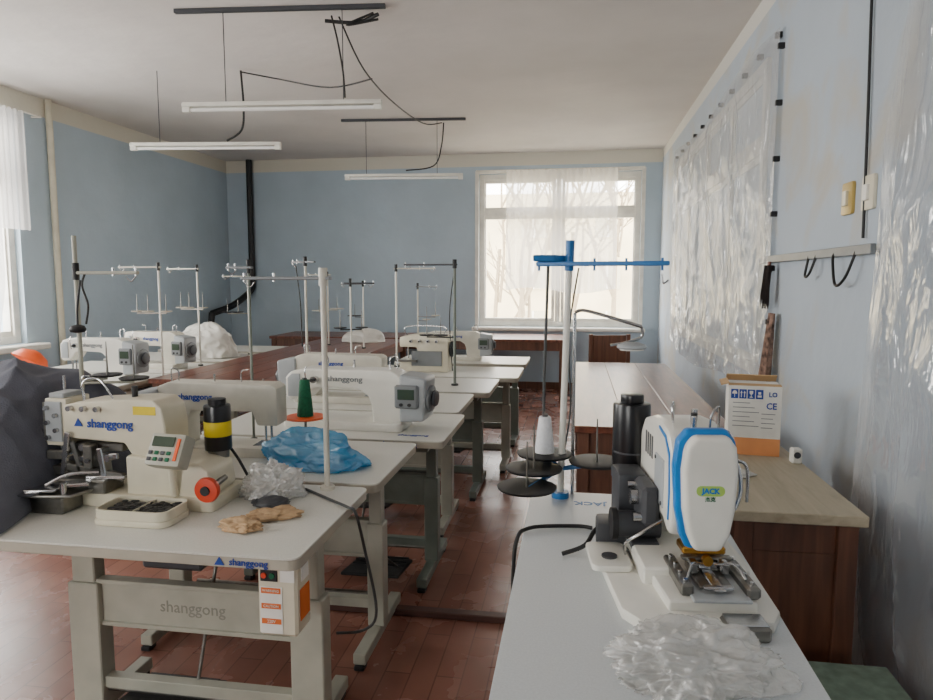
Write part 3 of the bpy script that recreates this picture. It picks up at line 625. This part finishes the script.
B(BLACK).cyl((-.04,0,.345),(-.04,0,.385),.010).obj('oil_cap',M1)
text('shanggong',.040,LOGOB,M1,(-.085,-.0735,.268),(90,0,0),'maker_lettering',.0010)
B(LOGOB).prism([(-.016,-.012),(.016,-.012),(0,.016)],0,.001,'XY').obj('maker_emblem',M1,None,(-.200,-.0725,.270),(90,0,0))
B(YEL).box((-.0,-.0720,.302),(.08,-.0705,.330),0,0).obj('warning_label',M1,'yellow printed sticker')
cp=B(STEEL).box((-.062,-.028,-.052),(.062,.028,.052),0,.010,None,2).obj('control_panel',M1,None,(.175,-.145,.205),(-28,0,-6))
bb=B(SCREEN,GREEN,ORANGE,DGREY).box((-.05,-.032,.008),(.03,-.028,.040),0)
for r_ in range(2):
    for k in range(4): bb.box((-.055+k*.022,-.032,-.018-r_*.02),(-.04+k*.022,-.028,-.006-r_*.02),1 if k%2 else 3)
bb.box((.038,-.032,-.035),(.05,-.028,.036),2).obj('keypad',cp)
B(CREAM).cyl((.155,-.10,.05),(.165,-.13,.17),.012).obj('panel_bracket',M1)
TX=.025
B(BLACK,CREAM).prism(rrect(-.05+TX,-.27,.205+TX,-.115,.04),.0,.020,'XY',1,.006).obj('tray_base',M1)
bb=B(BLACK,CREAM); x0,x1,y0,y1=-.045+TX,.20+TX,-.265,-.12
def ring(bb,x0,y0,x1,y1,r,th,z0,z1,mi):
    o_=rrect(x0,y0,x1,y1,r,5); i_=rrect(x0+th,y0+th,x1-th,y1-th,max(.002,r-th),5); n=len(o_)
    bm=bmesh.new(); V=[[bm.verts.new((p[0],p[1],z)) for p in L_] for L_,z in((o_,z0),(o_,z1),(i_,z1),(i_,z0))]
    for a_,b_ in((0,1),(1,2),(2,3),(3,0)):
        for k in range(n): bm.faces.new((V[a_][k],V[a_][(k+1)%n],V[b_][(k+1)%n],V[b_][k]))
    bb._add(bm,mi)
bb.prism(rrect(x0+.004,y0+.004,x1-.004,y1-.004,.03),.020,.024,'XY',0); ring(bb,x0,y0,x1,y1,.035,.007,.02,.048,1)
bb.box(((x0+x1)/2,y0+.006,.024),((x0+x1)/2+.004,y1-.006,.044),1)
for k in range(260): bb.ball((random.uniform(x0+.022,x1-.022),random.uniform(y0+.022,y1-.022),.028+.012*random.random()),(.010,.010,.003),0,8)
bb.obj('button_tray',M1,'shallow rounded tray filled with dark buttons')
B(RED,BLACK,DSTEEL).lathe([(.012,0),(.038,.003),(.041,.012),(.038,.024),(.015,.028)],(.290,-.15,.085),0,'Y').cyl((.290,-.155,.085),(.290,-.14,.085),.015,1).cyl((.290,-.125,.085),(.275,.0,.085),.01,2).obj('knob_wheel',M1)
bb=B(BLACKG,YEL,DSTEEL).cyl((.225,.055,.05),(.225,.055,.19),.035,2).cyl((.225,.055,.165),(.225,.055,.32),.045,0,bev=.006).cyl((.225,.055,.32),(.225,.055,.34),.03,0).cyl((.225,.055,.215),(.225,.055,.265),.0456,1)
bb.obj('stepper_motor',M1,'black motor with yellow label')
B(CABLE).tube([(.22,.09,.2),(.28,.09,.12),(.33,.08,.03),(.32,.06,.005)],.005).obj('cord',M1)
# ------------------------------------------------------------------ near right bartack machine
M2=thing('bartack_machine','white and blue industrial bartack sewing machine','sewing machine',(.285,1.72,.76),6)
B(WHITE,DGREY).prism([(-.20,-.24),(-.17,-.29),(.11,-.29),(.14,-.24),(.16,.0),(.16,.24),(-.1,.24),(-.2,.16),(-.21,.0)],0,.026,'XY',0,.006,2).prism([(-.10,-.25),(.09,-.25),(.11,-.1),(-.11,-.1)],.02,.048,'XY',0,.008,3).box((-.13,-.12,.02),(.12,.2,.066),0,.012,None,3).obj('base',M2)
prof=[(-.075,.125),(-.10,.16),(-.105,.24),(-.095,.33),(-.06,.378),(.02,.392),(.12,.385),(.22,.36),(.27,.31),(.28,.2),(.28,.05),(.12,.05),(.11,.11),(.06,.145),(-.02,.15)]
B(WHITE).prism(prof,-.066,.072,'YZ',0,.024,4).obj('arm',M2)
fc=[(x*.86+.002,z) for x,z in [(-.034,.105),(.045,.105),(.072,.145),(.086,.21),(.092,.31),(.084,.37),(.060,.398),(-.045,.398),(-.070,.37),(-.078,.31),(-.072,.21),(-.056,.145)]]
B(BLUE).prism(fc,-.118,-.085,'XZ',0,.010,3).obj('front_cover_trim',M2,'blue border of front cover')
fi=[((x-.008)*.86+.012,(z-.25)*.925+.25) for x,z in fc]
B(WHITE).prism(fi,-.148,-.108,'XZ',0,.018,5).obj('front_cover',M2)
B(BLUE).prism([(-.085,.17),(-.09,.24),(-.08,.33),(-.04,.366),(.03,.376),(.03,.368),(-.035,.357),(-.073,.322),(-.082,.24),(-.078,.17)],-.0685,-.062,'YZ',0,.001,1).obj('side_stripe',M2,'thin blue stripe')
for k in range(4): B(DGREY).box((-.0675,.10+.025*k,.27),(-.065,.112+.025*k,.33),0,0).obj('vent_slot',M2)
B(LGREY,DGREY).box((-.070,-.03,.18),(-.064,.06,.30),0,.002).cyl((-.072,-.02,.19),(-.069,-.02,.19),.005,1).cyl((-.072,.05,.29),(-.069,.05,.29),.005,1).obj('side_cover',M2)
B(LIME).prism(rrect(-.032,-.012,.032,.012,.011),0,.0010,'XY',0).obj('maker_badge',M2,'green oval badge',(.011,-.1480,.262),(90,0,0))
text('JACK',.017,BLUE,M2,(.011,-.1500,.262),(90,0,0),'maker_lettering',.0007)
text('杰克',.012,GREEN,M2,(.011,-.1486,.242),(90,0,0),'small_lettering',.0003)
bb=B(BRASS,CHROME,DSTEEL).cyl((.0,-.09,.08),(.0,-.09,.13),.012,0).cyl((.03,-.09,.075),(.03,-.09,.13),.012,0).cyl((.015,-.1,.055),(.015,-.1,.13),.005,1).box((-.04,-.12,.10),(.06,-.06,.118),0,.004).cyl((.015,-.12,.09),(.015,-.135,.09),.012,0).box((-.005,-.13,.07),(.04,-.10,.085),1)
bb.obj('needle_bar',M2)
bb=B(DSTEEL,CHROME,LGREY).box((-.05,-.26,.049),(.075,-.08,.056),2,.002).box((-.07,-.23,.050),(-.042,-.06,.076),0,.004).box((.07,-.24,.048),(.10,-.08,.076),0,.006).box((-.025,-.21,.058),(.05,-.12,.064),0,.002).box((-.03,-.15,.064),(-.008,-.10,.092),1,.004).box((.04,-.15,.064),(.062,-.10,.092),1,.004).box((.0,-.24,.065),(.025,-.13,.070),1,.002).box((-.04,-.12,.086),(.075,-.10,.094),0,.002).box((-.02,-.23,.064),(.045,-.215,.072),1,.002)
for k in range(4): bb.cyl((-.056,-.21+.045*k,.076),(-.056,-.21+.045*k,.082),.005,1); bb.cyl((.085,-.22+.045*k,.076),(.085,-.22+.045*k,.082),.005,1)
bb.tube([(-.05,-.2,.078),(-.03,-.17,.10),(-.0,-.14,.085)],.003,1).tube([(.08,-.2,.078),(.06,-.17,.10),(.03,-.14,.085)],.003,1)
bb.obj('clamp_plate',M2)
B(DSTEEL,CHROME).box((.0,-.33,.0),(.09,-.27,.032),0,.005).box((.004,-.326,.032),(.086,-.274,.037),1,.002).obj('slide_plate',M2)
B(CHROME).tube([(.068,-.05,.33),(.098,-.06,.30),(.105,-.07,.24),(.085,-.09,.20)],.005,0).obj('take_up_lever',M2)
B(CHROME).tube([(.07,.0,.37),(.10,.0,.36),(.11,-.02,.30),(.105,-.03,.26)],.004,0).obj('wire_guide',M2)
B(CHROME).tube([(.09,-.02,.3),(.13,-.03,.29),(.135,-.03,.2)],.004,0).obj('wire_guide',M2)
for yy,zz in((-.02,.3),(.04,.28)): B(CHROME,DSTEEL).cyl((.068,yy,zz),(.098,yy,zz),.016,1).cyl((.098,yy,zz),(.108,yy,zz),.007,0).obj('side_knob',M2)
for k,yy in enumerate((-.03,.02,.07)): B(CHROME,BLACK).cyl((.0+.015*k,yy,.37),(.0+.015*k,yy,.41),.008,k%2).obj('tension_post',M2)
B(CHROME).tube([(.03,-.06,.37),(.03,-.07,.42),(.05,-.06,.44),(.06,-.03,.38)],.003,0).obj('thread_guide',M2)
B(CHROME).tube([(-.04,.0,.38),(-.045,.0,.43),(-.03,.04,.43),(-.03,.05,.38)],.003,0).obj('thread_guide',M2)
bb=B(BLACKG,DGREY,DSTEEL)
bb.box((-.15,.12,.075),(-.074,.24,.22),1,.010,None,2).cyl((-.085,.30,.19),(-.085,.30,.385),.054,0,bev=.008,seg=32).cyl((-.085,.30,.385),(-.085,.30,.41),.034,0,bev=.004).cyl((-.085,.30,.0),(-.085,.30,.19),.04,2).box((-.135,.25,.15),(-.035,.345,.19),1,.006).cyl((-.085,.30,.24),(-.085,.30,.245),.0548,1,seg=32)
bb.obj('motor',M2,'black cylindrical motor')
bb=B(DGREY,CHROME,BLACK).cyl((-.16,.08,.1),(-.05,.08,.1),.035,0).cyl((-.175,.08,.1),(-.16,.08,.1),.042,2).box((-.13,.02,.026),(-.06,.14,.07),0).box((-.11,-.0,.12),(-.066,.12,.22),0,.01).cyl((-.13,.06,.18),(-.07,.06,.18),.02,1).cyl((-.13,.02,.14),(-.07,.02,.14),.012,1).cyl((-.13,.10,.20),(-.07,.10,.20),.010,1)
bb.obj('side_gearbox',M2)
B(CHROME).tube([(-.15,.0,.05),(-.155,-.03,.09),(-.12,-.04,.12),(-.069,-.03,.15)],.004,0).obj('link_rod',M2)
B(CABLE).tube([(-.13,.18,.08),(-.2,.15,.06),(-.24,.1,.03),(-.3,.1,.005)],.006).obj('cord',M2)
B(WHITE,DGREY).prism(rrect(-.24,-.06,-.14,.10,.02),.026,.042,'XY',0,.004).cyl((-.19,.0,.042),(-.19,.0,.046),.02,1).prism([(-.21,.1),(-.09,.1),(-.09,.2),(-.2,.19)],.026,.09,'XY',1,.01).obj('side_bracket',M2)
o=B(CABLE).tube([(.06,1.99,.767),(.02,2.0,.767),(-.08,1.98,.768),(-.13,1.95,.768),(-.155,1.93,.75),(-.165,1.9,.66),(-.165,1.9,.3),(-.16,1.9,.1)],.006).obj('power_cable'); top(o,'black power cable running off the table edge','cable')
# ------------------------------------------------------------------ crumpled items
def crumple(name,label,category,loc,size,mat,seed,amp=.25,freq=2.2,sub=5,flat=0.0,rz=0,ridge=1.0,fine=1.0):
    bm=bmesh.new(); bmesh.ops.create_icosphere(bm,subdivisions=sub,radius=1)
    off=Vector((seed*7.3,seed*3.1,seed*1.7))
    for v in bm.verts:
        p=v.co.copy(); n1=noise.noise(p*freq+off); n2=1-abs(noise.noise(p*freq*2.0+off))*2; n3=1-2*abs(noise.noise(p*freq*4.5+off))
        r=1+amp*(n1+.45*ridge*n2+.2*fine*n3)
        q=p*r; z=q.z
        if z<flat: z=flat+(z-flat)*.02
        v.co=Vector((q.x*size[0],q.y*size[1],(z-flat)*size[2]))
    mz=min(v.co.z for v in bm.verts)
    for v in bm.verts: v.co.z-=mz
    b=B(mat); me=bpy.data.meshes.new('t'); bm.to_mesh(me); bm.free(); b.bm.from_mesh(me)
    o=b.obj(name); o.location=loc; o.rotation_euler=(0,0,rad(rz)); 
    for e in o.data.edges: e.use_edge_sharp=False
    return top(o,label,category)
def clothfn(u,v):
    xe=-1.66-.06*min(1,v*3)+.16*max(0,v-.55)/.45
    x=-2.85+(xe+2.85)*u; y=1.64+.90*v
    hx=min(1,(1-u)*9)**.55; hy=math.sin(math.pi*min(1,max(0,v)))**.4
    ramp=min(1,max(0,(v-.02)*2.2))
    h=.40*hx*hy*(.35+.65*ramp)*(1-.25*max(0,(x+2.0)/.4))
    a=noise.noise(Vector((x*2.2+y*1.5,y*3.2-x,2.0)))*.05
    c=(1-2*abs(noise.noise(Vector((x*3+y*2,y*2.2-x*1.5,7.0)))))*.05
    d=(1-2*abs(noise.noise(Vector((x*6-y*5,y*5+x*2,3.0)))))*.028
    return (x+.05*noise.noise(Vector((y*5,0,x*2))),y,.764+max(.004,h+(a+c+d)*hx*hy))
o=sheet('work_clothes',CLOTH,170,140,clothfn)
for e in o.data.edges: e.use_edge_sharp=False
top(o,'heap of charcoal grey work clothes spread on the tables','clothes')
crumple('plastic_bag','crumpled light blue plastic bag on white table','bag',(-1.03,2.56,.762),(.20,.115,.10),BAGB,4,.33,1.6,6,-.2,-12,.9,.5)
crumple('plastic_bag','crumpled milky clear plastic bag on grey table','bag',(.235,1.27,.762),(.125,.08,.05),BAGC,23,.42,2.0,6,-.35,8,1.2,1.2)
crumple('plastic_bag','clear plastic bag holding dark buttons','bag',(-1.01,2.14,.762),(.085,.065,.07),BAGC,8,.45,2.2,6,-.4,30,1.2,1.3)
crumple('button_heap','dark buttons in clear bag','buttons',(-.98,2.05,.764),(.06,.04,.022),DGREY,9,.2,3,4,-.2)
crumple('paper_scrap','crumpled tan paper scrap on white table','paper',(-.92,1.95,.762),(.07,.04,.018),TAN,10,.4,2,5,-.3,20)
crumple('paper_scrap','crumpled tan paper scrap on white table','paper',(-.98,1.84,.762),(.06,.035,.02),TAN,12,.4,2,5,-.3,-15)
crumple('dust_cover','white cloth cover draped over a sewing machine','cover',(-3.52,6.05,.762),(.32,.17,.28),WCLOTH,13,.25,1.5,6,-.1,0,.8,.3)
crumple('dust_cover','white cloth cover heaped on brown table','cover',(-2.45,7.7,.782),(.25,.2,.14),WCLOTH,14,.2,1.5,5,-.1,0,.5,.1)
o=thing('orange_bowl','orange plastic bowl lying tilted on white table','bowl',(-4.22,4.75,.91))
B(ORANGE).lathe([(.03,0),(.10,.03),(.14,.09),(.145,.10),(.135,.095),(.095,.036),(.02,.008)],(0,0,-.03),0,seg=32).obj('bowl_shell',o,None,None,(150,20,0))
crumple('fabric_pile','pale folded fabric lying on plywood table','fabric',(.60,2.6,.781),(.06,.05,.012),WCLOTH,17,.3,2,4,-.2)
o=thing('socket_box','small white plastic socket box on plywood table','socket',(.87,2.80,.781))
B(PAPER,DGREY).box((-.02,-.02,0),(.02,.02,.06),0,.006).cyl((0,-.021,.035),(0,-.019,.035),.013,1).obj('body',o)
# carton
C=thing('cardboard_carton','small white and orange printed cardboard carton, open flaps','box',(.745,2.98,.78),-8); C.scale=(.88,.88,.96)
B(PAPER,CORANGE,CARD).box((-.115,-.09,.0),(.115,.09,.075),1,.001).box((-.115,-.09,.075),(.115,.09,.30),0,.001).obj('body',C)
for lo,hi,r_ in(((-.115,-.085,.300),(.115,-.045,.303),(8,0,0)),((-.115,.088,.310),(.115,.14,.314),(-35,0,0)),((-.150,-.085,.303),(-.112,.085,.307),(0,-15,0))): B(CARD).box(lo,hi,0,0,r_).obj('flap',C)
for k in range(4):
    x=-.105+k*.036; B(LOGOB).box((x,-.0915,.245),(x+.032,-.0905,.285),0,0).obj('handling_symbol',C)
def sym(pts,cx): B(PAPER).prism([(cx+a*.85,.265+b_*.9) for a,b_ in pts],-.0925,-.0914,'XZ',0).obj('symbol_mark',C)
sym([(-.013,0)]+[(.013*math.cos(rad(180-18*k)),.016*math.sin(rad(18*k))) for k in range(11)]+[(.0015,0),(.0015,-.016),(-.0015,-.016),(-.0015,0)],-.089)
for dx in(-.008,.008): sym([(dx-.002,-.016),(dx+.002,-.016),(dx+.002,.004),(dx+.006,.004),(dx,.016),(dx-.006,.004),(dx-.002,.004)],-.053)
sym([(-.008,-.016),(.008,-.016),(.008,-.013),(.0015,-.011),(.0015,-.003),(.009,.004),(.009,.016),(-.009,.016),(-.009,.004),(-.0015,-.003),(-.0015,-.011),(-.008,-.013)],-.017)
sym([(-.010,-.014),(.010,-.014),(.010,-.004),(-.010,-.004)],.019); sym([(-.007,.0),(.007,.0),(.007,.012),(-.007,.012)],.019)
text('LO',.028,LOGOB,C,(.077,-.0915,.265),(90,0,0),'carton_lettering',.0008)
text('CE',.038,LOGOB,C,(.072,-.0915,.215),(90,0,0),'carton_lettering',.0008)
for k in range(6): B(GREY).box((-.095,-.0912,.225-k*.02),(-.02+.02*(k%3),-.0905,.228-k*.02),0,0).obj('printed_line',C)
for k in range(4): B(GREY).box((.03,-.0912,.18-k*.02),(.09-.01*(k%2),-.0905,.183-k*.02),0,0).obj('printed_line',C)
def chair(loc,rz):
    t=thing('wooden_chair','dark wooden chair with upholstered seat near the window','chair',loc,rz)
    B(DBROWN,RUST).box((-.2,-.2,.42),(.2,.2,.46),1,.012).obj('seat',t)
    for sx in(-1,1):
        B(DBROWN).box((sx*.18-.018,-.2,0),(sx*.18+.018,-.165,.42)).obj('leg',t); B(DBROWN).box((sx*.18-.018,.165,0),(sx*.18+.018,.2,.98)).obj('leg',t)
    B(DBROWN).box((-.16,.17,.68),(.16,.19,.97),0,.006).obj('backrest',t)
chair((.36,6.5,0),8)
o=B(GCABLE).tube([(-.93,2.22,.766),(-.8,2.12,.766),(-.715,2.05,.768),(-.69,2.05,.75),(-.68,2.1,.62),(-.64,2.1,.4),(-.7,2.15,.3),(-.8,2.15,.28)],.005).obj('power_cable'); top(o,'grey power cable hanging from table edge','cable')
